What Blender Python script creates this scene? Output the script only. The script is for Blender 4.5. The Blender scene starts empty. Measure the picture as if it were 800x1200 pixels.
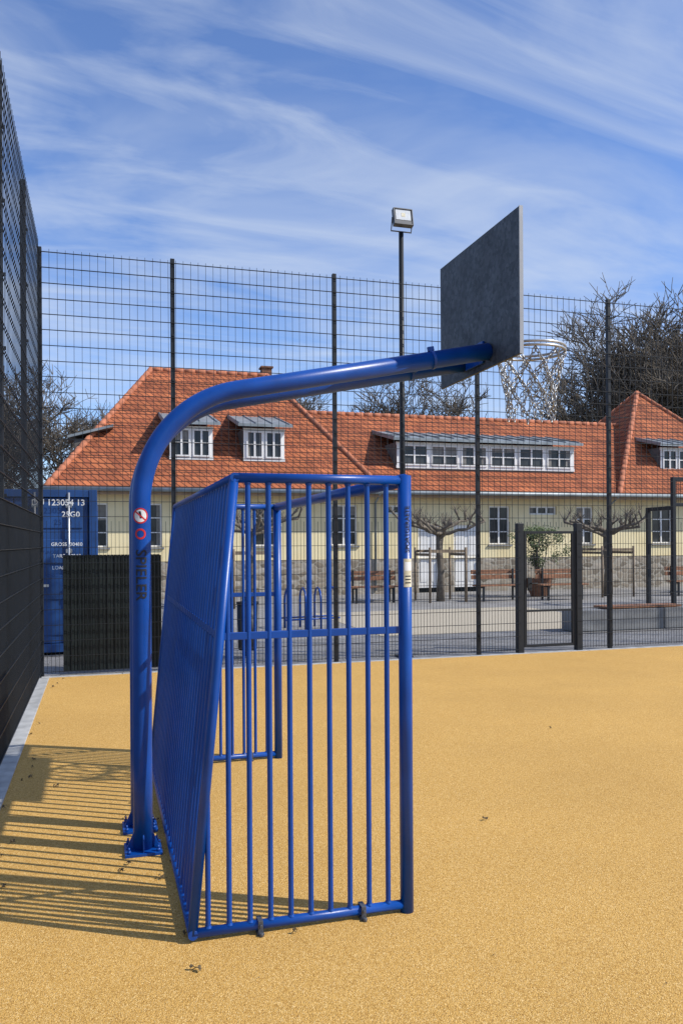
import bpy, bmesh, math, random
from mathutils import Vector, Matrix
sc=bpy.context.scene
R=random.Random(7)

# ------------------------------------------------------------------ materials
def mat(name,col=(.5,.5,.5),rough=.6,metal=0.,var=.12,scale=6.,bump=0.,bscale=60.,spec=.5,col2=None,detail=4):
    m=bpy.data.materials.new(name); m.use_nodes=True
    nt=m.node_tree; b=nt.nodes['Principled BSDF']
    b.inputs['Roughness'].default_value=rough; b.inputs['Metallic'].default_value=metal
    b.inputs['Specular IOR Level'].default_value=spec
    tc=nt.nodes.new('ShaderNodeTexCoord'); n=nt.nodes.new('ShaderNodeTexNoise')
    n.inputs['Scale'].default_value=scale; n.inputs['Detail'].default_value=detail
    nt.links.new(tc.outputs['Object'],n.inputs['Vector'])
    r=nt.nodes.new('ShaderNodeValToRGB')
    c2=col2 if col2 else tuple(c*(1+var) for c in col)
    c1=col if col2 else tuple(c*(1-var) for c in col)
    r.color_ramp.elements[0].color=(*c1,1); r.color_ramp.elements[1].color=(*c2,1)
    r.color_ramp.elements[0].position=.3; r.color_ramp.elements[1].position=.7
    nt.links.new(n.outputs['Fac'],r.inputs['Fac']); nt.links.new(r.outputs['Color'],b.inputs['Base Color'])
    if bump>0:
        n2=nt.nodes.new('ShaderNodeTexNoise'); n2.inputs['Scale'].default_value=bscale; n2.inputs['Detail'].default_value=3
        nt.links.new(tc.outputs['Object'],n2.inputs['Vector'])
        bp=nt.nodes.new('ShaderNodeBump'); bp.inputs['Strength'].default_value=bump; bp.inputs['Distance'].default_value=.01
        nt.links.new(n2.outputs['Fac'],bp.inputs['Height']); nt.links.new(bp.outputs['Normal'],b.inputs['Normal'])
    return m
def N(nt,t,**k):
    n=nt.nodes.new(t)
    for a,v in k.items(): setattr(n,a,v)
    return n
def ramp(nt,stops):
    r=nt.nodes.new('ShaderNodeValToRGB'); e=r.color_ramp.elements
    while len(e)<len(stops): e.new(.5)
    for i,(p,c) in enumerate(stops): e[i].position=p; e[i].color=(*c,1)
    return r
def mixrgb(nt,bt,fac,a,b):
    n=nt.nodes.new('ShaderNodeMixRGB'); n.blend_type=bt
    if isinstance(fac,(int,float)): n.inputs[0].default_value=fac
    else: nt.links.new(fac,n.inputs[0])
    for i,x in ((1,a),(2,b)):
        if isinstance(x,tuple): n.inputs[i].default_value=(*x,1)
        else: nt.links.new(x,n.inputs[i])
    return n.outputs[0]

def m_court():
    m=bpy.data.materials.new('epdm_granules'); m.use_nodes=True; nt=m.node_tree; b=nt.nodes['Principled BSDF']
    b.inputs['Roughness'].default_value=.9; b.inputs['Specular IOR Level'].default_value=.2
    tc=N(nt,'ShaderNodeTexCoord'); L=nt.links.new
    v=N(nt,'ShaderNodeTexVoronoi'); v.inputs['Scale'].default_value=250; L(tc.outputs['Object'],v.inputs['Vector'])
    bw=N(nt,'ShaderNodeSeparateColor'); L(v.outputs['Color'],bw.inputs[0])
    r=ramp(nt,[(0,(.34,.175,.04)),(.3,(.56,.325,.085)),(.8,(.66,.405,.122)),(1,(.80,.57,.26))]); L(bw.outputs[0],r.inputs[0])
    n=N(nt,'ShaderNodeTexNoise'); n.inputs['Scale'].default_value=.7; n.inputs['Detail'].default_value=7; n.inputs['Roughness'].default_value=.6; L(tc.outputs['Object'],n.inputs['Vector'])
    r2=ramp(nt,[(.3,(.91,.90,.88)),(.7,(1.04,1.035,1.02))]); L(n.outputs['Fac'],r2.inputs[0])
    c=mixrgb(nt,'MULTIPLY',1.,r.outputs[0],r2.outputs[0])
    n3=N(nt,'ShaderNodeTexNoise'); n3.inputs['Scale'].default_value=60; n3.inputs['Detail'].default_value=5; n3.inputs['Roughness'].default_value=.7; L(tc.outputs['Object'],n3.inputs['Vector'])
    r3=ramp(nt,[(.33,(.87,.855,.83)),(.67,(1.07,1.07,1.07))]); L(n3.outputs['Fac'],r3.inputs[0])
    c=mixrgb(nt,'MULTIPLY',1.,c,r3.outputs[0])
    v3=N(nt,'ShaderNodeTexVoronoi'); v3.inputs['Scale'].default_value=38; L(tc.outputs['Object'],v3.inputs['Vector'])
    r4=ramp(nt,[(.07,(.62,.58,.5)),(.12,(1,1,1))]); L(v3.outputs['Distance'],r4.inputs[0])
    sc3=N(nt,'ShaderNodeSeparateColor'); L(v3.outputs['Color'],sc3.inputs[0])
    th3=N(nt,'ShaderNodeMath',operation='GREATER_THAN'); th3.inputs[1].default_value=.8; L(sc3.outputs[0],th3.inputs[0])
    c=mixrgb(nt,'MULTIPLY',th3.outputs[0],c,r4.outputs[0])
    L(c,b.inputs['Base Color'])
    v2=N(nt,'ShaderNodeTexVoronoi'); v2.inputs['Scale'].default_value=210; L(tc.outputs['Object'],v2.inputs['Vector'])
    bp=N(nt,'ShaderNodeBump'); bp.inputs['Strength'].default_value=.75; bp.inputs['Distance'].default_value=.004; bp.invert=True
    L(v2.outputs['Distance'],bp.inputs['Height']); L(bp.outputs['Normal'],b.inputs['Normal'])
    return m
def m_brick(name,c1,c2,joint,w,h,ms=.01,mode='xy',rough=.85,bump=.6,noise=(.8,1.15),nscale=.6,offset=.5,dist=.02):
    m=bpy.data.materials.new(name); m.use_nodes=True; nt=m.node_tree; b=nt.nodes['Principled BSDF']
    b.inputs['Roughness'].default_value=rough; b.inputs['Specular IOR Level'].default_value=.25
    L=nt.links.new; tc=N(nt,'ShaderNodeTexCoord'); vec=tc.outputs['Object']
    if mode=='roof':
        s=N(nt,'ShaderNodeSeparateXYZ'); L(vec,s.inputs[0]); a=N(nt,'ShaderNodeMath',operation='ADD'); L(s.outputs[0],a.inputs[0]); L(s.outputs[1],a.inputs[1])
        cb=N(nt,'ShaderNodeCombineXYZ'); L(a.outputs[0],cb.inputs[0]); L(s.outputs[2],cb.inputs[1]); vec=cb.outputs[0]
    k=N(nt,'ShaderNodeTexBrick'); k.offset=offset; L(vec,k.inputs['Vector'])
    k.inputs['Scale'].default_value=1; k.inputs['Brick Width'].default_value=w; k.inputs['Row Height'].default_value=h
    k.inputs['Mortar Size'].default_value=ms; k.inputs['Mortar Smooth'].default_value=.3
    k.inputs['Color1'].default_value=(*c1,1);k.inputs['Color2'].default_value=(*c2,1);k.inputs['Mortar'].default_value=(*joint,1)
    n=N(nt,'ShaderNodeTexNoise'); n.inputs['Scale'].default_value=nscale; n.inputs['Detail'].default_value=8; n.inputs['Roughness'].default_value=.65; L(tc.outputs['Object'],n.inputs['Vector'])
    r=ramp(nt,[(.3,(noise[0],)*3),(.7,(noise[1],)*3)]); L(n.outputs['Fac'],r.inputs[0])
    L(mixrgb(nt,'MULTIPLY',1.,k.outputs['Color'],r.outputs[0]),b.inputs['Base Color'])
    bp=N(nt,'ShaderNodeBump'); bp.invert=True; bp.inputs['Strength'].default_value=bump; bp.inputs['Distance'].default_value=dist
    L(k.outputs['Fac'],bp.inputs['Height']); L(bp.outputs['Normal'],b.inputs['Normal'])
    return m
def m_stone():
    m=bpy.data.materials.new('rubble_stone'); m.use_nodes=True; nt=m.node_tree; b=nt.nodes['Principled BSDF']
    b.inputs['Roughness'].default_value=.9; L=nt.links.new; tc=N(nt,'ShaderNodeTexCoord')
    mp=N(nt,'ShaderNodeMapping'); mp.inputs['Scale'].default_value=(1,1,1.7); L(tc.outputs['Object'],mp.inputs[0])
    v=N(nt,'ShaderNodeTexVoronoi'); v.inputs['Scale'].default_value=3.4; L(mp.outputs[0],v.inputs['Vector'])
    s=N(nt,'ShaderNodeSeparateColor'); L(v.outputs['Color'],s.inputs[0])
    r=ramp(nt,[(0,(.15,.125,.09)),(.4,(.26,.215,.16)),(.75,(.34,.29,.22)),(1,(.42,.38,.32))]); L(s.outputs[0],r.inputs[0])
    v2=N(nt,'ShaderNodeTexVoronoi',feature='DISTANCE_TO_EDGE'); v2.inputs['Scale'].default_value=3.4; L(mp.outputs[0],v2.inputs['Vector'])
    r2=ramp(nt,[(.02,(1,1,1)),(.09,(0,0,0))]); L(v2.outputs['Distance'],r2.inputs[0])
    L(mixrgb(nt,'MIX',r2.outputs[0],r.outputs[0],(.36,.33,.27)),b.inputs['Base Color'])
    bp=N(nt,'ShaderNodeBump'); bp.inputs['Strength'].default_value=.7; bp.inputs['Distance'].default_value=.03
    L(v2.outputs['Distance'],bp.inputs['Height']); L(bp.outputs['Normal'],b.inputs['Normal'])
    return m
def m_board():
    m=bpy.data.materials.new('galvanised_sheet'); m.use_nodes=True; nt=m.node_tree; b=nt.nodes['Principled BSDF']
    b.inputs['Roughness'].default_value=.6; b.inputs['Metallic'].default_value=.3; L=nt.links.new; tc=N(nt,'ShaderNodeTexCoord')
    v=N(nt,'ShaderNodeTexVoronoi'); v.inputs['Scale'].default_value=38; L(tc.outputs['Object'],v.inputs['Vector'])
    s=N(nt,'ShaderNodeSeparateColor'); L(v.outputs['Color'],s.inputs[0])
    r=ramp(nt,[(0,(.046,.054,.064)),(1,(.092,.102,.115))]); L(s.outputs[0],r.inputs[0])
    n=N(nt,'ShaderNodeTexNoise'); n.inputs['Scale'].default_value=5; n.inputs['Detail'].default_value=10; n.inputs['Roughness'].default_value=.75; L(tc.outputs['Object'],n.inputs['Vector'])
    r2=ramp(nt,[(.35,(.65,.65,.65)),(.68,(1.55,1.55,1.55))]); L(n.outputs['Fac'],r2.inputs[0])
    L(mixrgb(nt,'MULTIPLY',1.,r.outputs[0],r2.outputs[0]),b.inputs['Base Color'])
    return m

M=dict(
 blue=mat('blue_powder_coat',(.002,.054,.28),.34,var=.14,scale=7,bump=.05,bscale=300,spec=.4,detail=8),
 blue_d=mat('container_blue',(.010,.055,.19),.5,var=.25,scale=3,detail=8),
 anth=mat('anthracite_coat',(.012,.015,.019),.5,var=.15,spec=.35),
 anth2=mat('anthracite_panel',(.010,.016,.016),.6,var=.3,scale=3,spec=.3),
 galv=mat('galvanised_steel',(.42,.43,.44),.4,.7,var=.15,scale=20),
 anchor=mat('anchor_steel',(.10,.11,.13),.5,.5,var=.2,scale=20),
 chain=mat('chain_steel',(.33,.34,.35),.36,.65,var=.35,scale=40),
 board=m_board(), edge_lit=mat('sheet_edge_lit',(.30,.31,.32),.5,.3),  # paler copy of the sheet, sunlight put into its colour
 court=m_court(),
 paving=m_brick('paving_blocks',(.24,.235,.225),(.30,.29,.28),(.14,.135,.13),.2,.1,.006,rough=.9,bump=.3,noise=(.72,1.15),nscale=.8,dist=.005),
 gravel=mat('gravel',(.34,.29,.21),.95,scale=35,col2=(.47,.42,.33),bump=.6,bscale=120,detail=8),
 asphalt=mat('ground_earth',(.10,.105,.07),.95,scale=2,col2=(.17,.15,.10),bump=.5,bscale=40,detail=8),
 kerb=mat('concrete_kerb',(.36,.36,.35),.85,var=.25,scale=7,bump=.4,bscale=150,detail=8),
 concrete=mat('concrete',(.22,.22,.215),.85,var=.22,scale=3,bump=.3,bscale=90,detail=8),
 wall=mat('cream_render',(.74,.61,.34),.9,scale=1.4,col2=(.83,.72,.44),bump=.3,bscale=40,detail=9),
 stone=m_stone(),
 tile=m_brick('clay_roof_tiles',(.46,.145,.058),(.31,.092,.042),(.11,.038,.022),.21,.19,.02,'roof',bump=1.,noise=(.6,1.22),nscale=1.1,dist=.05),  # dark joint colour paints the shade between tiles
 ridge=mat('ridge_tile',(.40,.14,.07),.85,var=.3,scale=5),
 zinc=mat('zinc_sheet',(.24,.27,.28),.5,.3,var=.25,scale=3),
 white=mat('white_paint',(.76,.75,.72),.55,var=.08,scale=4),
 glass=mat('window_glass',(.012,.015,.018),.12,scale=1.6,col2=(.06,.065,.065),spec=.35),
 soffit=mat('wood_soffit',(.30,.20,.12),.8,var=.2),
 stake=mat('stake_wood',(.20,.15,.10),.85,var=.3,scale=10),
 cheek=mat('dormer_cheek',(.11,.10,.09),.8,var=.25),
 wood=mat('bench_wood',(.26,.12,.06),.7,var=.35,scale=12),
 bark=mat('bark',(.095,.078,.06),.95,scale=14,col2=(.17,.145,.115),bump=.6,bscale=50),
 bark2=mat('plane_bark',(.10,.08,.06),.95,scale=10,col2=(.21,.18,.14),bump=.6,bscale=40),
 leaf=mat('leaf_green',(.045,.07,.02),.6,scale=9,col2=(.11,.15,.045)),
 terra=mat('pot_rust',(.16,.075,.04),.8,var=.3,scale=8),
 lampglass=mat('lamp_glass',(.62,.65,.66),.2,var=.1,scale=30),
 lampbody=mat('lamp_housing',(.10,.105,.11),.5,.3),
 red=mat('sign_red',(.55,.02,.02),.4), wht=mat('sign_white',(.72,.72,.70),.4), blk=mat('decal_dark',(.01,.012,.02),.5),
 label=mat('label_paper',(.70,.66,.50),.5,scale=60,col2=(.5,.45,.3)),
 dry=mat('dry_leaf',(.06,.045,.025),.9,scale=40,col2=(.14,.10,.05)),
 black=mat('black_plastic',(.012,.012,.013),.5),
)

# ------------------------------------------------------------------ mesh builder
class MB:
    def __init__(s): s.v=[];s.f=[];s.m=[];s.s=[]
    def add(s,vs,fs,mi=0,sm=False):
        o=len(s.v); s.v+= [tuple(x) for x in vs]
        for f in fs: s.f.append(tuple(i+o for i in f)); s.m.append(mi); s.s.append(sm)
    def box(s,x0,x1,y0,y1,z0,z1,mi=0):
        vs=[(x,y,z) for z in(z0,z1) for y in(y0,y1) for x in(x0,x1)]
        s.add(vs,[(0,2,3,1),(4,5,7,6),(0,1,5,4),(2,6,7,3),(0,4,6,2),(1,3,7,5)],mi)
    def obox(s,c,half,rot,mi=0):
        vs=[Vector(c)+rot@Vector((x*half[0],y*half[1],z*half[2])) for z in(-1,1) for y in(-1,1) for x in(-1,1)]
        s.add(vs,[(0,2,3,1),(4,5,7,6),(0,1,5,4),(2,6,7,3),(0,4,6,2),(1,3,7,5)],mi)
    def tube(s,pts,r,n=12,mi=0,cap=True,sm=True):
        P=[Vector(p) for p in pts]; rs=r if isinstance(r,(list,tuple)) else [r]*len(P)
        vs=[]; up=None
        for i,p in enumerate(P):
            t=(P[min(i+1,len(P)-1)]-P[max(i-1,0)]).normalized()
            if up is None:
                up=Vector((0,0,1)) if abs(t.z)<.9 else Vector((1,0,0))
            a=(up-t*up.dot(t)).normalized(); up=a; b=t.cross(a)
            for k in range(n):
                an=2*math.pi*(k+.5)/n; vs.append(p+(a*math.cos(an)+b*math.sin(an))*rs[i])
        fs=[(i*n+k,i*n+(k+1)%n,(i+1)*n+(k+1)%n,(i+1)*n+k) for i in range(len(P)-1) for k in range(n)]
        s.add(vs,fs,mi,sm)
        if cap:
            o=len(s.v)-len(vs)
            s.f.append(tuple(o+k for k in range(n))[::-1]); s.m.append(mi); s.s.append(False)
            s.f.append(tuple(o+(len(P)-1)*n+k for k in range(n))); s.m.append(mi); s.s.append(False)
    def obj(s,name,mats,parent=None,bevel=0,seg=2):
        me=bpy.data.meshes.new(name); me.from_pydata(s.v,[],s.f)
        for k in (mats if isinstance(mats,(list,tuple)) else [mats]): me.materials.append(M[k])
        me.polygons.foreach_set('material_index',s.m); me.polygons.foreach_set('use_smooth',s.s); me.update()
        o=bpy.data.objects.new(name,me); sc.collection.objects.link(o)
        if parent: o.parent=parent
        if bevel:
            b=o.modifiers.new('bevel','BEVEL'); b.width=bevel; b.segments=seg; b.limit_method='ANGLE'
        return o
def empty(name,loc=(0,0,0)):
    e=bpy.data.objects.new(name,None); e.empty_display_size=.3; sc.collection.objects.link(e); return e

# ------------------------------------------------------------------ ground
def sheet(name,x0,x1,y0,y1,z,m):
    b=MB(); b.add([(x0,y0,z),(x1,y0,z),(x1,y1,z),(x0,y1,z)],[(0,1,2,3)]); return b.obj(name,m)
FX=-.77; FY=11.1
sheet('ground',-600,600,-600,900,-.012,'asphalt')
sheet('pavement',-14,45,FY+.02,25.5,-.006,'paving')
sheet('gravel_path',4.9,10.6,13.9,19.0,-.001,'gravel')
sheet('sports_court',-.62,22,-16,FY-.12,.0,'court')
b=MB(); 
y=-8.
while y<FY-.2:
    b.box(FX+.03,-.62,y,min(y+.992,FY-.13),-.1,.006); y+=1.
b.obj('kerb','kerb',bevel=.004)
b=MB(); x=FX+.05
while x<22:
    b.box(x,x+.992,FY-.12,FY+.02,-.1,.004); x+=1.
b.obj('kerb','kerb',bevel=.004)

# ------------------------------------------------------------------ fences (double rod mesh panels)
def mesh_fence(name,axis,fixed,a0,a1,posts,H=5.5,skip=None,dense_z=2.0,upper=.1,yo=-.045,rv=.0035):
    e=empty(name)
    def P(a,o,z): return (a,fixed+o,z) if axis=='x' else (fixed+o,a,z)
    b=MB()
    for p in posts:
        if axis=='x': b.box(p-.028,p+.028,fixed-.03,fixed+.03,-.05,H+.03)
        else: b.box(fixed-.03,fixed+.03,p-.028,p+.028,-.05,H+.03)
    b.obj('posts','anth',e,bevel=.004)
    b=MB()
    for p in posts:   # clamp strips with bolts
        z=.3
        while z<H:
            q=P(p,yo*.76,z)
            b.box(q[0]-.018,q[0]+.018,q[1]-.006,q[1]+.006,z-.015,z+.015); z+=.6
    b.obj('clamps','anth',e)
    v=MB(); n=int((a1-a0)/.05)
    for i in range(n+1):
        a=a0+i*.05
        segs=[(.04,H)] if (i%2==0 or upper<.08) else [(.04,dense_z)]
        for z0,z1 in segs:
            if skip and skip[0]<a<skip[1]: z0=max(z0,skip[2])
            if z1>z0: v.tube([P(a,yo,z0),P(a,yo,z1)],rv,4,sm=False,cap=False)
    v.obj('vertical_rods','anth',e)
    h=MB(); z=.06
    while z<=H+.001:
        spans=[(a0,a1)]
        if skip and z<skip[2]: spans=[(a0,skip[0]),(skip[1],a1)]
        for s0,s1 in spans:
            for o in (-.0075,.0075):
                h.tube([P(s0,yo+o,z),P(s1,yo+o,z)],.0045,4,sm=False,cap=False)
        z+=.2
    h.obj('horizontal_rods','anth',e)
    return e
mesh_fence('mesh_fence','x',FY,-.70,19.5,[-.72,.96,3.22,5.45,7.73,10.0,12.27,14.54,16.8,19.07],skip=(6.14,7.14,1.92))
mesh_fence('mesh_fence','y',FX-.0,-4.6,FY-.05,[-4.4,-2.1,.2,2.5,4.8,7.1,9.35],H=5.6,dense_z=2.06,upper=.1,yo=.042,rv=.0036)

# gate
g=empty('fence_gate'); b=MB()
b.box(6.09,6.19,FY-.05,FY+.05,-.05,1.98); b.box(7.11,7.21,FY-.05,FY+.05,-.05,1.98)
b.obj('gate_posts','anth',g,bevel=.006)
b=MB(); b.box(6.215,6.255,FY-.02,FY+.02,.08,1.86); b.box(7.045,7.085,FY-.02,FY+.02,.08,1.86)
b.box(6.255,7.045,FY-.02,FY+.02,1.82,1.86); b.box(6.255,7.045,FY-.02,FY+.02,.08,.12); b.box(6.255,7.045,FY-.018,FY+.018,.62,.65)
b.box(6.26,6.33,FY-.045,FY-.022,.95,1.15); b.tube([(6.30,FY-.05,1.06),(6.30,FY-.09,1.06),(6.40,FY-.09,1.06)],.009,8)
b.obj('gate_leaf','anth',g,bevel=.003)
b=MB(); x=6.29
while x<7.04: b.tube([(x,FY,.12),(x,FY,1.82)],.0035,4,cap=False); x+=.05
z=.25
while z<1.8:
    for o in(-.008,.008): b.tube([(6.255,FY+o,z),(7.045,FY+o,z)],.0042,4,cap=False)
    z+=.2
b.obj('gate_mesh','anth',g)

# privacy screen panels
b=MB(); x=-.46; k=0
while x<.78:
    w=.046
    if not(.38<x<.42): b.box(x,x+w-.004,FY+.12+(.008 if k%2 else 0),FY+.15,.03,1.56)
    x+=w; k+=1
b.box(-.46,.80,FY+.151,FY+.156,.03,1.55); b.box(-.46,.80,FY+.158,FY+.18,.3,.36); b.box(-.46,.80,FY+.158,FY+.18,1.2,1.26)
b.obj('privacy_screen','anth2')

# ------------------------------------------------------------------ goal
GX0,GX1,GT,GH=.367,1.347,.561,1.985
GY0,GY1=3.50,6.30
gm=1.298
goal=empty('football_goal')
def bx(z): return GX0+(GT-GX0)*z/GH
b=MB()
for y in(GY0,GY1):
    b.tube([(GX1,y,0),(GX1,y,GH+.022)],.031,20)
    b.tube([(GX0+.004,y,.035),(GT,y,GH)],.021,14)
    b.tube([(GX0,y,.035),(GX1,y,.035)],.021,14)
    b.tube([(GT-.005,y,GH),(GX1,y,GH)],.022,14)
b.tube([(GX1,GY0,GH),(GX1,GY1,GH)],.031,20)
b.tube([(GT,GY0-.02,GH),(GT,GY1+.02,GH)],.021,14)
b.tube([(GX0+.004,GY0-.02,.035),(GX0+.004,GY1+.02,.035)],.021,14)
b.obj('frame','blue',goal)
b=MB()
for y in(GY0,GY1): b.box(bx(gm)+.005,GX1-.02,y-.009,y+.009,gm-.016,gm+.016)
a=math.atan2(GT-GX0,GH)
b.obox((bx(gm),(GY0+GY1)/2,gm),(.007,(GY1-GY0)/2,.016),Matrix.Rotation(a,3,'Y'))
b.obj('middle_rails','blue',goal,bevel=.002)
b=MB()
for y in(GY0,GY1):
    for k in range(10):
        x=1.256-.091*k; zt=GH
        if x<GT: zt=(x-GX0)/(GT-GX0)*GH
        b.tube([(x,y,.035),(x,y,zt)],.0118,10,cap=False)
n=29
for i in range(1,n):
    y=GY0+(GY1-GY0)*i/n
    b.tube([(GX0+.004,y,.035),(GT,y,GH)],.0110,10,cap=False)
b.obj('bars','blue',goal)
# weld beads where bars meet rails
b=MB()
for y in(GY0,GY1):
    for k in range(10):
        x=1.256-.091*k
        b.tube([(x,y,.052),(x,y,.062)],[.017,.0125],10,cap=False)
        if x>GT: b.tube([(x,y,GH-.03),(x,y,GH-.02)],[.0125,.017],10,cap=False)
b.obj('welds','blue',goal)
b=MB()
for (x,y) in((.66,GY0),(1.13,GY0),(.66,GY1),(1.13,GY1)):
    b.box(x-.015,x+.015,y-.034,y+.034,.0,.008)
    b.box(x-.011,x+.011,y-.029,y-.0235,.008,.061); b.box(x-.011,x+.011,y-.023,y+.023,.0565,.061); b.box(x-.011,x+.011,y+.0235,y+.029,.008,.061)
    b.tube([(x,y-.042,.0),(x,y-.042,.016)],.010,6); b.tube([(x,y-.029,.040),(x,y-.036,.040)],.007,6)
b.obj('ground_anchors','anchor',goal,bevel=.0015)

# decals wrapped on tubes
def wrap(mb,pts2,faces,cx,cy,Rr,phi,z0,mi=0):
    vs=[]
    for (u,w) in pts2:
        an=phi+u/Rr; vs.append((cx+Rr*math.sin(an),cy-Rr*math.cos(an),z0+w))
    mb.add(vs,faces,mi)
def disc(r0,r1,nr=3,n=32):
    pts=[];fs=[]
    for j in range(nr+1):
        r=r0+(r1-r0)*j/nr
        for k in range(n): pts.append((r*math.cos(2*math.pi*k/n),r*math.sin(2*math.pi*k/n)))
    for j in range(nr):
        for k in range(n): fs.append((j*n+k,(j+1)*n+k,(j+1)*n+(k+1)%n,j*n+(k+1)%n))
    return pts,fs
def rect(w,h,nx=8,ny=2,ang=0):
    pts=[];fs=[]
    for j in range(ny+1):
        for i in range(nx+1):
            x=-w/2+w*i/nx; y=-h/2+h*j/ny
            pts.append((x*math.cos(ang)-y*math.sin(ang),x*math.sin(ang)+y*math.cos(ang)))
    for j in range(ny):
        for i in range(nx): q=j*(nx+1)+i; fs.append((q,q+1,q+nx+2,q+nx+1))
    return pts,fs
def text2d(txt,size,rot=0,sub=2):
    cu=bpy.data.curves.new('t','FONT'); cu.body=txt; cu.size=size; cu.align_x='CENTER'; cu.align_y='CENTER'; cu.resolution_u=3; cu.offset=size*.012
    o=bpy.data.objects.new('t',cu); sc.collection.objects.link(o)
    dg=bpy.context.evaluated_depsgraph_get(); me=bpy.data.meshes.new_from_object(o.evaluated_get(dg))
    bm=bmesh.new(); bm.from_mesh(me)
    for _ in range(sub): bmesh.ops.subdivide_edges(bm,edges=bm.edges[:],cuts=1,use_grid_fill=True)
    bm.verts.index_update(); c,s=math.cos(rot),math.sin(rot)
    pts=[(v.co.x*c-v.co.y*s,v.co.x*s+v.co.y*c) for v in bm.verts]; fs=[tuple(v.index for v in f.verts) for f in bm.faces]
    bm.free(); bpy.data.objects.remove(o); return pts,fs
b=MB()
wrap(b,*rect(.045,.13),GX1,GY0,.0318,.15,1.56,0)
wrap(b,*rect(.035,.04),GX1,GY0,.0324,.15,1.59,1)
wrap(b,*rect(.030,.005,6,1),GX1,GY0,.0324,.15,1.545,2)
wrap(b,*rect(.030,.005,6,1),GX1,GY0,.0324,.15,1.53,2)
wrap(b,*rect(.030,.005,6,1),GX1,GY0,.0324,.15,1.515,2)
wrap(b,*text2d('SPORTGERAETE',.030,math.pi/2,1),GX1,GY0,.0320,.1,1.76,2)
b.obj('labels',['label','wht','blk'],goal)

# ------------------------------------------------------------------ basketball stand
PX=.222; PY=(4.63,5.0); BXX=2.37; YC=4.815; PR=.053
hoop=empty('basketball_hoop')
T=.55; Rb=.67; sl=math.atan(.2); turn=math.pi/2-sl
b=MB()
for y in PY:
    pts=[(PX,y,0.01),(PX,y,.5),(PX,y,1.0),(PX,y,1.5)]
    zc=2.474-T
    for i in range(33):
        t=turn*i/32; pts.append((PX+Rb*(1-math.cos(t)),y,zc+Rb*math.sin(t)))
    pts.append((BXX-.016,y,2.474+.2*(BXX-.016-PX)))
    b.tube(pts,PR,28)
b.obj('poles','blue',hoop)
b=MB()
for y in PY:
    b.box(PX-.1,PX+.1,y-.1,y+.1,.0,.016)
    for dx,dy in((1,0),(-1,0),(0,1),(0,-1)):
        p=Vector((PX+dx*(PR-.002),y+dy*(PR-.002),.016)); q=p+Vector((dx*.04,dy*.04,0)); w=Vector((dy,dx,0))*.004
        top=p+Vector((0,0,.09))
        b.add([p-w,q-w,top-w,p+w,q+w,top+w],[(0,1,2),(5,4,3),(0,3,4,1),(1,4,5,2),(2,5,3,0)])
b.obj('base_plates','blue',hoop,bevel=.002)
b=MB()
for y in PY:
    for dx in(-1,1):
        for dy in(-1,1):
            b.tube([(PX+dx*.078,y+dy*.078,.016),(PX+dx*.078,y+dy*.078,.032)],.012,6); b.tube([(PX+dx*.078,y+dy*.078,.03),(PX+dx*.078,y+dy*.078,.048)],.006,8)
b.obj('bolts','blue',hoop)
b=MB()  # clamps + mount
def arm(x): return 2.474+.2*(x-PX)
ar=Matrix.Rotation(-sl,3,'Y')
for y in PY:
    c=Vector((1.97,y,arm(1.97))); d=ar@Vector((1,0,0))
    b.tube([c-d*.010,c+d*.010],PR+.004,24)
    b.obox(c+Vector((-.010,0,PR+.014)),(.02,.010,.014),ar)
b.tube([(1.97,PY[0],arm(1.97)),(1.97,PY[1],arm(1.97))],.02,10)
b.box(BXX-.03,BXX-.014,PY[0]+.06,PY[1]-.06,2.84,2.98)
b.obj('board_mount','blue',hoop,bevel=.002)
b=MB(); b.box(BXX-.012,BXX+.008,4.242,5.387,2.80,3.665); 
b.obj('backboard','board',hoop,bevel=.003)
b=MB()
b.box(BXX-.014,BXX+.01,4.236,4.241,2.80,3.665)  # thin strip along the near edge, painted paler as if sunlit
b.obj('backboard_lit_edge','edge_lit',hoop)
b=MB()
RC=Vector((BXX+.16+.225,YC,2.985)); rr=.225
for dz in(0,-.025):
    b.tube([(RC.x+rr*math.cos(a),RC.y+rr*math.sin(a),RC.z+dz) for a in [2*math.pi*k/40 for k in range(41)]],.009,8,cap=False)
for dy in(-.07,0,.07): b.tube([(BXX+.01,YC+dy,RC.z-.02),(RC.x-math.sqrt(rr*rr-dy*dy),YC+dy,RC.z-.012)],.01,8)
b.tube([(BXX+.01,YC,RC.z-.12),(RC.x-rr,YC,RC.z-.02)],.009,8)
b.box(BXX+.009,BXX+.02,YC-.1,YC+.1,RC.z-.15,RC.z+.05)
b.obj('rim','galv',hoop)
b=MB()
def link(p,q,flip):
    p=Vector(p);q=Vector(q); d=(q-p).normalized(); sd=d.cross(Vector((0.3,.2,1))).normalized(); 
    if flip: sd=d.cross(sd)
    c=(p+q)/2; h=(q-p).length/2+.005; pts=[]
    for k in range(9):
        a=2*math.pi*k/8; pts.append(c+d*h*math.cos(a)+sd*.0115*math.sin(a))
    b.tube(pts,.0037,5,cap=False)
NL=[(.222,-.03),(.200,-.12),(.176,-.22),(.158,-.31),(.150,-.41)]; NN=10
def node(l,k):
    r,z=NL[l]; a=2*math.pi*(k+(.5 if l%2 else 0))/NN+R.uniform(-.08,.08); return Vector((RC.x+r*math.cos(a),RC.y+r*math.sin(a),RC.z+z+R.uniform(-.014,.006)))
nd={(l,k):node(l,k) for l in range(5) for k in range(NN)}
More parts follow.
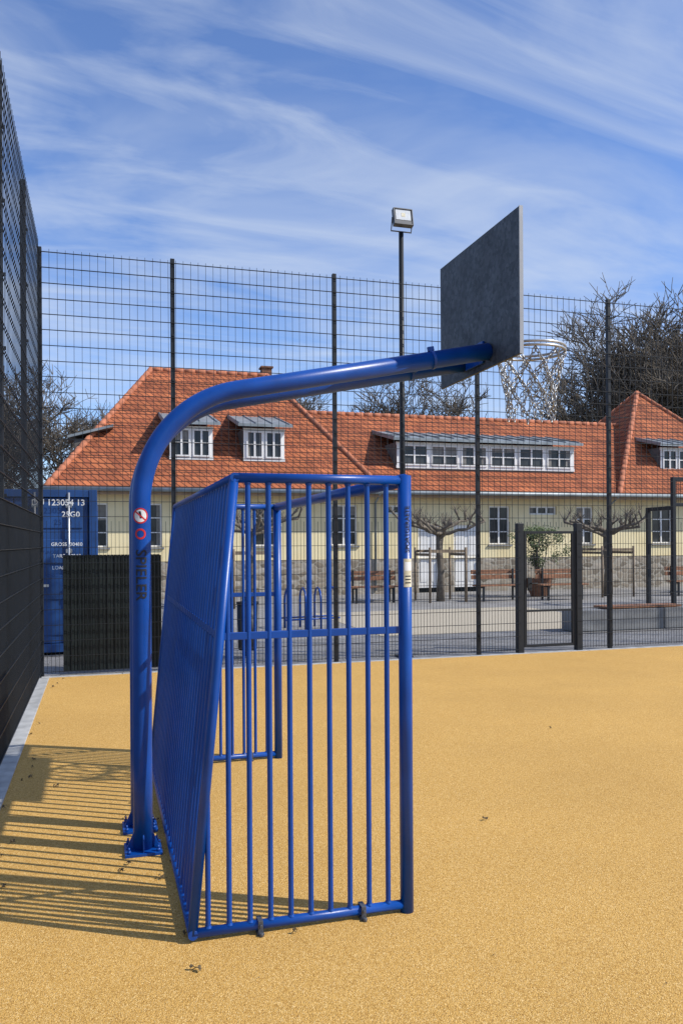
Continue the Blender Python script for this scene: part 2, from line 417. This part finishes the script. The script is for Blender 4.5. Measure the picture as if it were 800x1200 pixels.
for l in range(4):
    for k in range(NN):
        for kk in ((k,k-1) if l%2==0 else (k,k+1)):
            p=nd[(l,k)]; q=nd[(l+1,kk%NN)]; m=max(3,int((q-p).length/.034))
            sag=Vector((0,0,-.006))
            for i in range(m): link(p.lerp(q,i/m)+sag*math.sin(math.pi*i/m),p.lerp(q,(i+1)/m)+sag*math.sin(math.pi*(i+1)/m),i%2)
for k in range(NN):
    p=nd[(4,k)]; 
    for i in range(2): link(p+Vector((0,0,-.03*i)),p+Vector((0,0,-.03*(i+1))),i%2)
b.obj('chain_net','chain',hoop)
b=MB(); ph=-.12; y=PY[0]
wrap(b,*disc(.0001,.043),PX,y,PR+.001,ph,1.855,1)
wrap(b,*disc(.035,.043,1),PX,y,PR+.0017,ph,1.855,0)
wrap(b,*rect(.074,.008,10,1,-.7),PX,y,PR+.0017,ph,1.855,0)
wrap(b,*rect(.012,.04,3,1,.2),PX,y,PR+.0014,ph,1.86,2)
wrap(b,*disc(.020,.030,2),PX,y,PR+.0012,ph,1.755,0)
wrap(b,*text2d('SPIELER',.085,-math.pi/2,3),PX,y,PR+.0022,ph,1.53,2)
b.obj('stickers',['red','wht','blk'],hoop)

# ------------------------------------------------------------------ floodlight
fl=empty('floodlight_pole'); fx,fy=4.33,FY+.22
b=MB(); b.tube([(fx,fy,0),(fx,fy,3.2),(fx,fy,6.32)],[.05,.042,.036],16); b.box(fx-.11,fx+.11,fy-.11,fy+.11,0,.02)
b.obj('pole','anth',fl)
rot=Matrix.Rotation(math.radians(-12),3,'X')
b=MB(); c=Vector((fx,fy-.06,6.51))
b.obox(c,(.15,.035,.135),rot); 
for k in range(9): b.obox(c+rot@Vector((-.12+.03*k,.05,0)),(.004,.02,.10),rot)
b.tube([c+Vector((-.158,0,0)),(fx-.158,fy,6.33),(fx+.158,fy,6.33),c+Vector((.158,0,0))],.012,8)
for x in(-1,1): b.obox(c+rot@Vector((x*.142,-.04,0)),(.008,.012,.13),rot)
for z in(-1,1): b.obox(c+rot@Vector((0,-.04,z*.124)),(.133,.012,.008),rot)
b.obox(c+rot@Vector((0,-.038,-.09)),(.132,.006,.026),rot)
b.obj('housing','lampbody',fl,bevel=.004)
b=MB(); b.obox(c+rot@Vector((0,-.037,.028)),(.118,.003,.082),rot); b.obj('lens','lampglass',fl)
b=MB(); b.obox(c+rot@Vector((0,-.0415,.028)),(.03,.001,.03),rot); b.obj('led_panel','label',fl)

# ------------------------------------------------------------------ building
bld=empty('tiled_roof_building')
WY=25.5
def wallx(mb,x0,x1,z0,z1,y,ops,dep=.14,mi=0):
    xs=sorted({x0,x1,*[o[0] for o in ops],*[o[1] for o in ops]}); zs=sorted({z0,z1,*[o[2] for o in ops],*[o[3] for o in ops]})
    for i in range(len(xs)-1):
        for j in range(len(zs)-1):
            cx=(xs[i]+xs[i+1])/2; cz=(zs[j]+zs[j+1])/2
            if any(o[0]<cx<o[1] and o[2]<cz<o[3] for o in ops): continue
            mb.add([(xs[i],y,zs[j]),(xs[i+1],y,zs[j]),(xs[i+1],y,zs[j+1]),(xs[i],y,zs[j+1])],[(0,1,2,3)],mi)
    for (a,c,d,e) in ops:
        mb.add([(a,y,d),(c,y,d),(c,y,e),(a,y,e),(a,y+dep,d),(c,y+dep,d),(c,y+dep,e),(a,y+dep,e)],[(0,4,5,1),(1,5,6,2),(2,6,7,3),(3,7,4,0)],mi)
rw=random.Random(3)
def window(fr,gl,x0,x1,z0,z1,y,nm=2,nh=2,f=.055):
    gl.add([(x0,y+.03,z0),(x1,y+.03,z0),(x1,y+.03,z1),(x0,y+.03,z1)],[(0,1,2,3)])
    t=rw.random()
    if t<.35:
        h=(z1-z0)*rw.uniform(.25,.5); gl.add([(x0+.03,y+.026,z1-h),(x1-.03,y+.026,z1-h),(x1-.03,y+.026,z1),(x0+.03,y+.026,z1)],[(0,1,2,3)],1)
    elif t<.6:
        ww=(x1-x0)*.2
        for xa,xb in((x0+.03,x0+ww),(x1-ww,x1-.03)): gl.add([(xa,y+.026,z0),(xb,y+.026,z0),(xb,y+.026,z1),(xa,y+.026,z1)],[(0,1,2,3)],1)
    fr.box(x0,x0+f,y-.02,y+.02,z0,z1); fr.box(x1-f,x1,y-.02,y+.02,z0,z1)
    fr.box(x0+f,x1-f,y-.02,y+.02,z1-f,z1); fr.box(x0+f,x1-f,y-.02,y+.02,z0,z0+f)
    for i in range(1,nm):
        x=x0+(x1-x0)*i/nm; fr.box(x-.03,x+.03,y-.018,y+.018,z0+f,z1-f)
    for j in range(1,nh):
        z=z0+(z1-z0)*j/nh
        for i in range(nm):
            xa=x0+(x1-x0)*i/nm+(.03 if i else f); xb=x0+(x1-x0)*(i+1)/nm-(.03 if i<nm-1 else f)
            fr.box(xa,xb,y-.012,y+.012,z-.016,z+.016)
M['curtain']=mat('curtain_cloth',(.22,.21,.19),.9,var=.2,scale=8)
ops=[]; fr=MB(); gl=MB(); doors=MB(); sill=MB(); cur=MB()
wins=[(-.5,.25),(1.05,1.85),(2.55,3.35),(4.65,5.5),(7.25,8.15),(12.95,13.75),(16.4,17.1),(19.6,20.5),(22.4,23.3),(24.6,25.3)]
for a,c in wins:
    ops.append((a,c,1.6,2.95)); window(fr,gl,a,c,1.6,2.95,WY+.1,2,3); sill.box(a-.06,c+.06,WY-.06,WY+.08,1.545,1.595)
for a,c in [(14.5,15.6),(9.2,9.9)]: ops.append((a,c,2.65,2.95)); window(fr,gl,a,c,2.65,2.95,WY+.1,3,1)
for a,c in [(10.3,11.1),(11.6,12.6)]:
    ops.append((a,c,.15,2.3)); doors.box(a,c,WY+.08,WY+.12,.15,2.3); 
    for q in range(2): doors.box(a+.1+q*(c-a)/2,a+(c-a)/2*(q+1)-.06,WY+.065,WY+.078,.35,1.1); doors.box(a+.1+q*(c-a)/2,a+(c-a)/2*(q+1)-.06,WY+.065,WY+.078,1.25,2.1)
w=MB(); wallx(w,-1.1,8.5,1.15,3.42,WY,[o for o in ops if o[1]<8.6])
w.add([(-1.1,WY,0),(-1.1,WY,3.42),(-1.1,35.5,3.42),(-1.1,35.5,0)],[(0,1,2,3)])
wallx(w,8.5,17.9,1.15,3.42,WY+.0,[(o[0],o[1],max(o[2],1.15),o[3]) for o in ops if 8.6<o[0]<17.5])
wallx(w,17.9,26,1.15,3.42,WY-.0,[o for o in ops if o[0]>17.9])
w.add([(26,WY,0),(26,WY,3.42),(26,34,3.42),(26,34,0)],[(3,2,1,0)])
w.obj('walls','wall',bld)
p=MB()
for a,c in((-1.14,10.3),(11.1,11.6),(12.6,26.04)): p.box(a,c,WY-.05,WY+.3,-.05,1.15)
p.obj('stone_plinth','stone',bld)
fr.obj('window_frames','white',bld); gl.obj('window_glass',['glass','curtain'],bld); doors.obj('doors','white',bld,bevel=.005); sill.obj('sills','concrete',bld)
# roofs
rf=MB(); rc=MB()
EY=24.95; EZ=3.36
def hip(x0,x1,y0,y1,z0,rx0,rx1,ry,rz):
    v=[(x0,y0,z0),(x1,y0,z0),(x1,y1,z0),(x0,y1,z0),(rx0,ry,rz),(rx1,ry,rz)]
    if abs(rx1-rx0)<.01: rf.add(v[:5],[(0,1,4),(1,2,4),(2,3,4),(3,0,4)])
    else: rf.add(v,[(0,1,5,4),(1,2,5),(2,3,4,5),(3,0,4)])
    rf.add([(x0,y0,z0-.02),(x1,y0,z0-.02),(x1,y1,z0-.02),(x0,y1,z0-.02)],[(3,2,1,0)],1)
    def cap(a,c):
        a=Vector(a);c=Vector(c);n=int((c-a).length/.36)
        for i in range(n):
            p=a.lerp(c,i/n);q=a.lerp(c,(i+1.08)/n); rc.tube([p,q],[.085,.105],8)
    for i,j in((0,4),(3,4),(1,5),(2,5)): cap(v[i],v[j])
    if rx1-rx0>.01: cap(v[4],v[5])
hip(-1.5,8.95,EY,36,EZ,1.84,6.15,30.5,8.1)
hip(17.8,26.1,EY,34,EZ,21.95,21.95,29.5,8.0)
# wing
rf.add([(8.6,EY+.02,EZ),(18.3,EY+.02,EZ),(21,29,6.5),(6.0,29,6.5),(6.0,33,EZ),(21,33,EZ)],[(0,1,2,3),(3,2,5,4)])
for i in range(40):
    x=6.6+i*.36; rc.tube([(x,29,6.5),(x+.39,29,6.5)],[.085,.105],8)
rf.obj('roof',['tile','soffit'],bld); rc.obj('ridge_tiles','ridge',bld)
gu=MB()
gu.tube([(-1.55,EY-.06,EZ-.03),(26.1,EY-.06,EZ-.03)],.065,10)
for x in(-1.0,8.75,17.75): gu.tube([(x,EY-.06,EZ-.06),(x,WY-.09,EZ-.35),(x,WY-.09,.1)],.04,8)
gu.obj('gutters','zinc',bld)
fa=MB(); fa.box(-1.45,26,EY+.02,EY+.05,EZ-.18,EZ-.03); fa.box(-1.45,26,EY+.05,WY,EZ-.05,EZ-.03); fa.obj('eaves','soffit',bld)
# chimney
ch=MB(); ch.box(6.0,6.38,30.6,31.0,7.6,8.42,0); ch.box(5.95,6.43,30.55,31.05,8.42,8.49,0); ch.obj('chimney','terra',bld,bevel=.01)
# dormers
def dormer(x0,x1,yf,zb,zt,nw,slope_back,gap=.09,frz=None):
    d=empty('dormer'); d.parent=bld
    bd=MB(); bd.box(x0,x1,yf,yf+2.,zb-.4,zt,0); bd.obj('cheeks','cheek',d)
    f=MB();gg=MB(); wdt=(x1-x0-gap*(nw+1))/nw
    f.box(x0-.02,x1+.02,yf-.03,yf-.003,zb,zb+.1); f.box(x0-.02,x1+.02,yf-.03,yf-.003,zt-.1,zt)
    for k in range(nw+1):
        xa=x0+k*(wdt+gap); f.box(xa,xa+gap,yf-.028,yf-.003,zb+.1,zt-.1)
    for k in range(nw):
        xa=x0+gap+k*(wdt+gap); window(f,gg,xa,xa+wdt,zb+.1,zt-.1,yf-.045,2,2,.045)
    f.obj('frames','white',d); gg.obj('panes',['glass','curtain'],d)
    s=MB(); ang=slope_back
    L=2.6; y0=yf-.3; z0=zt+.02
    vs=[(x0-.22,y0,z0),(x1+.22,y0,z0),(x1+.22,y0+L,z0+L*ang),(x0-.22,y0+L,z0+L*ang)]
    vs+= [(a,bb,c+.09) for a,bb,c in vs]
    s.add(vs,[(3,2,1,0),(4,5,6,7),(0,1,5,4),(1,2,6,5),(2,3,7,6),(3,0,4,7)])
    x=x0-.2
    while x<x1+.2:
        s.add([(x,y0,z0+.09),(x+.03,y0,z0+.09),(x+.03,y0+L,z0+L*ang+.09),(x,y0+L,z0+L*ang+.09),(x,y0,z0+.13),(x+.03,y0,z0+.13),(x+.03,y0+L,z0+L*ang+.13),(x,y0+L,z0+L*ang+.13)],[(4,5,6,7),(0,1,5,4),(1,2,6,5),(3,0,4,7)]); x+=.55
    s.obj('sheet_roof','zinc',d)
dormer(2.15,3.5,26.15,4.38,5.45,2,.25)
dormer(4.5,5.85,26.15,4.38,5.45,2,.25)
dormer(9.75,16.65,26.05,4.25,5.15,6,.22,.14)
dormer(20.4,21.9,26.05,4.3,5.25,2,.25)
d=MB(); d.box(-.75,.6,27.0,28.3,4.1,5.05,0); 
d.obj('side_dormer','cheek',bld)
d=MB(); d.add([(-.95,26.85,5.05),(.45,26.85,5.45),(.45,28.45,5.45),(-.95,28.45,5.05),(-.95,26.85,5.13),(.45,26.85,5.53),(.45,28.45,5.53),(-.95,28.45,5.13)],[(3,2,1,0),(4,5,6,7),(0,1,5,4),(3,0,4,7),(1,2,6,5)]); d.obj('side_dormer_roof','zinc',bld)

# ------------------------------------------------------------------ container
co=empty('shipping_container'); X0,X1,Y0,Y1,Z1=-2.46,-.03,13.2,19.2,2.55
b=MB(); # side right corrugated
n=60; vs=[]
for i in range(n+1):
    y=Y0+.15+(Y1-Y0-.3)*i/n; o=.035 if (i//2)%2 else 0
    vs+=[(X1-.05+o,y,.16),(X1-.05+o,y,Z1-.1)]
b.add(vs,[(2*i,2*i+2,2*i+3,2*i+1) for i in range(n)])
b.box(X0+.06,X1-.06,Y0+.1,Y1,.1,Z1-.03)
for x in(X0,X1-.12):
    for y in(Y0,Y1-.12): b.box(x,x+.12,y,y+.12,.02,Z1)
b.box(X0+.12,X1-.12,Y0+.01,Y0+.1,Z1-.12,Z1-.005); b.box(X0+.12,X1-.12,Y0+.01,Y0+.1,.04,.17); b.box(X1-.1,X1-.005,Y0+.12,Y1-.12,Z1-.1,Z1-.005); b.box(X1-.1,X1-.005,Y0+.12,Y1-.12,.04,.16)
mid=(X0+X1)/2
for xa,xb in((X0+.14,mid-.01),(mid+.01,X1-.14)):
    b.box(xa,xb,Y0+.05,Y0+.09,.18,Z1-.13)
    for z in (.3,.85,1.4,1.95): b.box(xa+.08,xb-.08,Y0+.035,Y0+.048,z,z+.38)
b.obj('body','blue_d',co,bevel=.008)
b=MB()
for x in(X0+.4,X0+.85,mid+.3,X1-.42):
    b.tube([(x,Y0+.0,.1),(x,Y0+.0,Z1-.05)],.017,8)
    for z in(.2,.9,1.6,2.3): b.box(x-.045,x+.045,Y0-.01,Y0+.034,z-.03,z+.03)
    b.box(x-.02,x+.2,Y0-.03,Y0-.018,1.05,1.09)
b.obj('lock_rods','galv',co)
b=MB()
def flat(mb,txt,size,x,y,z,mi=0):
    pts,fs=text2d(txt,size,0,0); mb.add([(x+u,y,z+w) for u,w in pts],fs,mi)
flat(b,'DU 123054 13',.13,-.60,Y0-.03,2.34); flat(b,'25G0',.12,-.42,Y0-.03,2.16)
flat(b,'GROSS  30480',.075,-.48,Y0-.03,1.7); flat(b,'TARE    2260',.075,-.48,Y0-.03,1.52); flat(b,'LOAD  28220',.075,-.48,Y0-.03,1.34)
b.obj('markings','wht',co)

# ------------------------------------------------------------------ trees
def seg_tree(name,base,H,spread,seed,m='bark',depth=5,r0=.25,trunk=.28,rmin=.012,xs=1.):
    rg=random.Random(seed); b=MB()
    def grow(p,d,L,r,dep):
        n=3 if dep>1 else 2; pts=[p]; rs=[r]; q=p; dd=d.copy()
        for i in range(n):
            dd=(dd+Vector((rg.uniform(-1,1),rg.uniform(-1,1),rg.uniform(-.5,.8)))*.17).normalized()
            q=q+dd*L/n; pts.append(q); rs.append(r*(1-.42*(i+1)/n))
        b.tube(pts,rs,6 if dep>3 else (4 if dep>1 else 3),cap=False)
        if dep<=0: return
        k=rg.choice((3,4,4,5)) if dep<depth else 7
        for j in range(k):
            t=rg.uniform(.35,1) if j else 1.
            i=min(int(t*n),n-1); pp=pts[i].lerp(pts[i+1],t*n-i)
            ax=Vector((rg.uniform(-1,1),rg.uniform(-1,1),rg.uniform(-.3,.55))).normalized()
            nd=(dd*(.95 if j else 1.5)+ax*spread).normalized()
            grow(pp,nd,L*rg.uniform(.58,.82),max(rs[min(i+1,n)]*rg.uniform(.5,.75),rmin),dep-1)
    grow(Vector(base),Vector((0,0,1)),H*trunk,r0,depth)
    zt=sorted(v[2] for v in b.v)[int(len(b.v)*.995)]; k=H/zt
    b.v=[(base[0]+(v[0]-base[0])*k*xs,base[1]+(v[1]-base[1])*k*xs,v[2]*k) for v in b.v]
    return b.obj(name,m)
seg_tree('bare_tree',(34.6,45,0),17.6,1.0,3,depth=6,r0=.36,trunk=.22,rmin=.019,xs=.92)
seg_tree('bare_tree',(40.5,50,0),18,1.0,13,depth=6,r0=.36,trunk=.22,rmin=.019)
seg_tree('bare_tree',(-1.9,44,0),9.8,1.0,5,depth=6,r0=.22,trunk=.24,rmin=.012)
seg_tree('bare_tree',(-6.5,46,0),11,1.0,6,depth=6,r0=.24,trunk=.24,rmin=.012)
seg_tree('bare_tree',(14.5,54,0),12.3,1.0,8,depth=6,r0=.25,trunk=.22,rmin=.013)
seg_tree('bare_tree',(20.0,56,0),12.6,1.0,9,depth=6,r0=.25,trunk=.22,rmin=.013)
seg_tree('bare_tree',(9.6,56,0),12.2,1.0,19,depth=6,r0=.25,trunk=.22,rmin=.013)
def pollard(base,seed):
    rg=random.Random(seed); b=MB(); x,y,z=base
    pts=[(x,y,0),(x+.03,y,.8),(x-.02,y+.02,1.5),(x,y,2.0)]
    b.tube(pts,[.13,.10,.095,.12],12)
    for k in range(9):
        a=2*math.pi*k/9+rg.uniform(-.25,.25); L=rg.uniform(.8,1.35); p=Vector((x,y,rg.uniform(1.85,2.05))); P=[p];rs=[.065]
        for i in range(5):
            p=p+Vector((math.cos(a)*L/5,math.sin(a)*L/5,rg.uniform(.0,.13))); a+=rg.uniform(-.35,.35); P.append(p); rs.append(.055-.006*i)
            if i>1:
                q=p+Vector((rg.uniform(-.25,.25),rg.uniform(-.25,.25),rg.uniform(.08,.3)))
                b.tube([p,p.lerp(q,.6),q,q+Vector((0,0,.05))],[.03,.024,.042,.02],7)
                for _ in range(9):
                    t=q+Vector((rg.uniform(-.2,.2),rg.uniform(-.2,.2),rg.uniform(.08,.32))); b.tube([q,t],[.009,.004],3,cap=False)
        P.append(p+Vector((0,0,.05))); rs.append(.02); rs[-2]=.05
        b.tube(P,rs,8)
    return b.obj('pollarded_plane_tree','bark2')
def stakes(x,y):
    b=MB(); s=.55
    for dx in(-s,s):
        for dy in(-s,s): b.tube([(x+dx,y+dy,0),(x+dx,y+dy,1.55)],.035,8)
    for dy in(-s,s): b.box(x-s,x+s,y+dy-.012,y+dy+.012,1.40,1.48)
    for dx in(-s,s): b.box(x+dx-.012,x+dx+.012,y-s+.03,y+s-.03,1.31,1.385)
    b.obj('tree_stakes','stake')
for i,(x,y) in enumerate([(9.4,21.6),(15.1,21.8),(3.9,21.6),(20.3,21.8)]): pollard((x,y,0),20+i); stakes(x,y)

# planter with shrub
pl=empty('potted_shrub'); px,py=13.0,22.3
b=MB(); pr=[(.24,0),(.36,.3),(.40,.5),(.42,.56),(.38,.56),(.36,.5)]; n=24
vs=[(px+r*math.cos(2*math.pi*k/n),py+r*math.sin(2*math.pi*k/n),z) for r,z in pr for k in range(n)]
b.add(vs,[(j*n+k,j*n+(k+1)%n,(j+1)*n+(k+1)%n,(j+1)*n+k) for j in range(5) for k in range(n)],0,True); b.add([(px+.36*math.cos(2*math.pi*k/n),py+.36*math.sin(2*math.pi*k/n),.5) for k in range(n)],[tuple(range(n))],0)
b.obj('pot','terra',pl)
b=MB()
for k in range(7): b.tube([(px+R.uniform(-.1,.1),py+R.uniform(-.1,.1),.5),(px+R.uniform(-.3,.3),py+R.uniform(-.3,.3),1.3),(px+R.uniform(-.6,.6),py+R.uniform(-.5,.5),1.9)],[.02,.015,.006],5)
b.obj('stems','bark',pl)
b=MB(); cl=[(R.gauss(0,.36),R.gauss(0,.33),R.uniform(.95,2.05)) for _ in range(34)]
for c0 in cl:
    for _ in range(90):
        c=Vector((px+c0[0]+R.gauss(0,.09),py+c0[1]+R.gauss(0,.09),c0[2]+R.gauss(0,.09)))
        a=Vector((R.uniform(-1,1),R.uniform(-1,1),R.uniform(-1,1))).normalized(); u=a.orthogonal().normalized()*.018
        b.add([c-a*.05,c+u,c+a*.05,c-u],[(0,1,2,3)])
b.obj('leaves','leaf',pl)

# seat wall
sw=empty('seat_wall'); b=MB(); x=8.5
while x<19: b.box(x,x+1.985,13.3,13.75,0,.40); x+=2.
b.obj('concrete_blocks','concrete',sw,bevel=.012)
b=MB(); x=9.2
while x<17.5:
    for k in range(4): b.box(x,x+1.7,13.31+k*.108,13.31+k*.108+.095,.415,.455)
    x+=2.6
b.obj('wood_slats','wood',sw,bevel=.004)
# benches
def bench(x,y):
    b=MB()
    for k in range(3): b.box(x-.75,x+.75,y+k*.13,y+k*.13+.115,.43,.47,0)
    for k in range(2): b.box(x-.75,x+.75,y+.42+k*.02,y+.45+k*.02,.62+k*.15,.74+k*.15,0)
    for s in(-.55,.55):
        b.box(x+s-.03,x+s+.03,y+.03,y+.08,0,.428,1); b.box(x+s-.03,x+s+.03,y+.37,y+.41,0,.92,1); b.box(x+s-.025,x+s+.025,y+.08,y+.37,.38,.425,1)
    b.obj('park_bench',['wood','anth'],bevel=.004)
for x,y in((11.0,20.9),(12.9,20.6),(7.4,21.5),(17.6,20.9)): bench(x,y)
# blue bicycle rack
b=MB()
for k in range(4):
    x=3.55+k*.32; y=15.4+k*.05
    pts=[(x,y,0),(x,y,.55)]+[(x,y+.25-.25*math.cos(a),.55+.25*math.sin(a)) for a in [math.pi*i/8 for i in range(1,8)]]+[(x,y+.5,.55),(x,y+.5,0)]
    b.tube(pts,.022,8)
b.tube([(3.45,15.4,.2),(4.6,15.58,.2)],.018,8); b.tube([(3.45,15.9,.2),(4.6,16.08,.2)],.018,8)
b.obj('bicycle_rack','blue')
# bin
b=MB(); bxx,byy=2.1,11.95
b.tube([(bxx,byy,.12),(bxx,byy,.14),(bxx,byy,.80)],[.13,.14,.155],24); b.tube([(bxx,byy,.80),(bxx,byy,.83)],.165,24)
b.tube([(bxx,byy,.93),(bxx,byy,.95)],.17,24); b.tube([(bxx,byy+.17,0),(bxx,byy+.17,.97)],.025,10); b.box(bxx-.02,bxx+.02,byy,byy+.17,.935,.945)
for a in(0,2.1,4.2): b.tube([(bxx+.15*math.cos(a),byy+.15*math.sin(a),.82),(bxx+.15*math.cos(a),byy+.15*math.sin(a),.94)],.006,6)
b.obj('litter_bin','anth')
# second ball frame right
b=MB()
for x in(14.25,17.25):
    for y in(17.7,18.7): b.box(x-.05,x+.05,y-.05,y+.05,0,3.35 if y<18 else 2.6)
b.box(14.3,17.2,17.65,17.75,3.25,3.35); b.box(14.3,17.2,17.66,17.74,2.6,2.68)
for x in(14.25,17.25): b.box(x-.04,x+.04,17.75,18.65,2.5,2.6)
for k in range(24):
    x=14.36+k*.12; b.tube([(x,17.7,2.68),(x,17.7,3.25)],.008,6,cap=False)
b.obj('multisport_goal_frame','anth',bevel=.004)

# distant trees
rg=random.Random(5); b=MB()
for i in range(1500):
    x=rg.uniform(-90,130); y=80+rg.uniform(-4,4); h=rg.uniform(3,7)
    p=Vector((x,y,rg.uniform(0,3)))
    for _ in range(3):
        q=p+Vector((rg.uniform(-1.6,1.6),rg.uniform(-1,1),rg.uniform(1.2,h*.6))); b.tube([p,q],[.05,.015],3,cap=False); p=p.lerp(q,.6)
b.obj('distant_trees','bark')

# debris
def debris(x,y,s,seed,b):
    rg=random.Random(seed)
    for _ in range(3):
        c=Vector((x+rg.gauss(0,s*.5),y+rg.gauss(0,s*.4),.006+rg.uniform(0,.008))); a=rg.uniform(0,6.28); d=Vector((math.cos(a),math.sin(a),0)); w=Vector((-d.y,d.x,0))
        L=s*rg.uniform(.5,.95)
        b.add([c-d*L,c-d*L*.3+w*L*.5+Vector((0,0,.012)),c+d*L*.5+w*L*.4+Vector((0,0,.004)),c+d*L+Vector((0,0,.01)),c+d*L*.4-w*L*.45+Vector((0,0,.014)),c-d*L*.4-w*L*.4],[(0,1,4,5),(1,2,3,4)])
    b.tube([(x-s,y,.006),(x,y+s*.2,.012),(x+s,y-s*.2,.008)],.0015,4)
b=MB()
dl=[(.36,3.26,.020),(-.3,6.0,.018),(2.24,4.5,.014),(.80,3.44,.012),(.3,4.2,.02),(.10,4.35,.016),(3.9,6.5,.01)]
rg=random.Random(9)
for _ in range(26): dl.append((rg.uniform(-.62,-.45),rg.uniform(3.5,10.8),rg.uniform(.008,.018)))
for _ in range(10): dl.append((rg.uniform(.12,.42),rg.uniform(3.5,6.2),rg.uniform(.008,.016)))
for i,(x,y,s) in enumerate(dl): debris(x,y,s,i,b)
b.obj('dry_leaves','dry')
rg=random.Random(77); b=MB()
for _ in range(220):
    x=rg.uniform(-.45,8); y=rg.uniform(1.8,10.8); s=rg.uniform(.002,.006); a=rg.uniform(0,6.28)
    b.add([(x+s*math.cos(a+k*2.1),y+s*math.sin(a+k*2.1),.004+.003*(k==1)) for k in range(3)],[(0,1,2)])
b.obj('grit','dry')

# ------------------------------------------------------------------ light
sd=Vector((.88,-.47,0)).normalized(); el=math.radians(42)
sv=Vector((sd.x*math.cos(el),sd.y*math.cos(el),math.sin(el)))
sl_=bpy.data.lights.new('sun','SUN'); sl_.energy=5.0; sl_.angle=math.radians(.5); sl_.color=(1,.955,.88)
so=bpy.data.objects.new('sun',sl_); so.rotation_euler=(-sv).to_track_quat('-Z','Y').to_euler(); so.location=(20,-20,30); sc.collection.objects.link(so)
w=bpy.data.worlds.new('World'); sc.world=w; w.use_nodes=True; nt=w.node_tree; bg=nt.nodes['Background']; L=nt.links.new
sk=N(nt,'ShaderNodeTexSky'); sk.sky_type='NISHITA'; sk.sun_disc=False; sk.sun_elevation=el; sk.sun_rotation=math.atan2(sd.x,sd.y); sk.ozone_density=2.0; sk.dust_density=.6
tc=N(nt,'ShaderNodeTexCoord'); s=N(nt,'ShaderNodeSeparateXYZ'); L(tc.outputs['Generated'],s.inputs[0])
za=N(nt,'ShaderNodeMath',operation='ADD'); L(s.outputs[2],za.inputs[0]); za.inputs[1].default_value=.22
zm=N(nt,'ShaderNodeMath',operation='MAXIMUM'); L(za.outputs[0],zm.inputs[0]); zm.inputs[1].default_value=.05
dx=N(nt,'ShaderNodeMath',operation='DIVIDE'); L(s.outputs[0],dx.inputs[0]); L(zm.outputs[0],dx.inputs[1])
dy=N(nt,'ShaderNodeMath',operation='DIVIDE'); L(s.outputs[1],dy.inputs[0]); L(zm.outputs[0],dy.inputs[1])
cb=N(nt,'ShaderNodeCombineXYZ'); L(dx.outputs[0],cb.inputs[0]); L(dy.outputs[0],cb.inputs[1])
def cloud(rotd,scl,loc,ns,det,dist,lo,hi,mx):
    mp=N(nt,'ShaderNodeMapping'); mp.inputs['Rotation'].default_value=(0,0,math.radians(rotd)); mp.inputs['Scale'].default_value=scl; mp.inputs['Location'].default_value=loc; L(cb.outputs[0],mp.inputs[0])
    n1=N(nt,'ShaderNodeTexNoise'); n1.inputs['Scale'].default_value=ns; n1.inputs['Detail'].default_value=det; n1.inputs['Roughness'].default_value=.55; n1.inputs['Distortion'].default_value=dist; L(mp.outputs[0],n1.inputs['Vector'])
    r1=ramp(nt,[(lo,(0,0,0)),(hi,(mx,mx,mx))]); L(n1.outputs['Fac'],r1.inputs[0]); return r1.outputs[0]
c1=cloud(-62,(.8,1.3,1),(3.9,.7,0),1.4,6,.8,.44,.76,.58)
c2=cloud(-74,(.7,2.6,1),(2.3,1.1,0),1.9,9,1.6,.43,.78,.60)
ad=mixrgb(nt,'SCREEN',.85,c1,c2)
skt=mixrgb(nt,'MULTIPLY',1.,sk.outputs[0],(1.10,1.28,1.68))
cl=mixrgb(nt,'MIX',ad,skt,(5.9,6.6,7.7))
L(cl,bg.inputs['Color']); bg.inputs['Strength'].default_value=.115

# ------------------------------------------------------------------ camera
cam=bpy.data.cameras.new('camera'); co_=bpy.data.objects.new('camera',cam); sc.collection.objects.link(co_); sc.camera=co_
th=math.radians(16.6)
co_.matrix_world=Matrix.Translation((0,0,1.7))@Matrix.Rotation(-th,4,'Z')@Matrix.Rotation(math.pi/2,4,'X')@Matrix.Rotation(math.radians(-.35),4,'Z')
cam.sensor_fit='VERTICAL'; cam.sensor_height=36; cam.sensor_width=24; cam.lens=950/1200*36; cam.shift_y=36/1200; cam.clip_start=.05; cam.clip_end=2000
sc.view_settings.view_transform='Standard'; sc.view_settings.look='None'; sc.view_settings.exposure=0
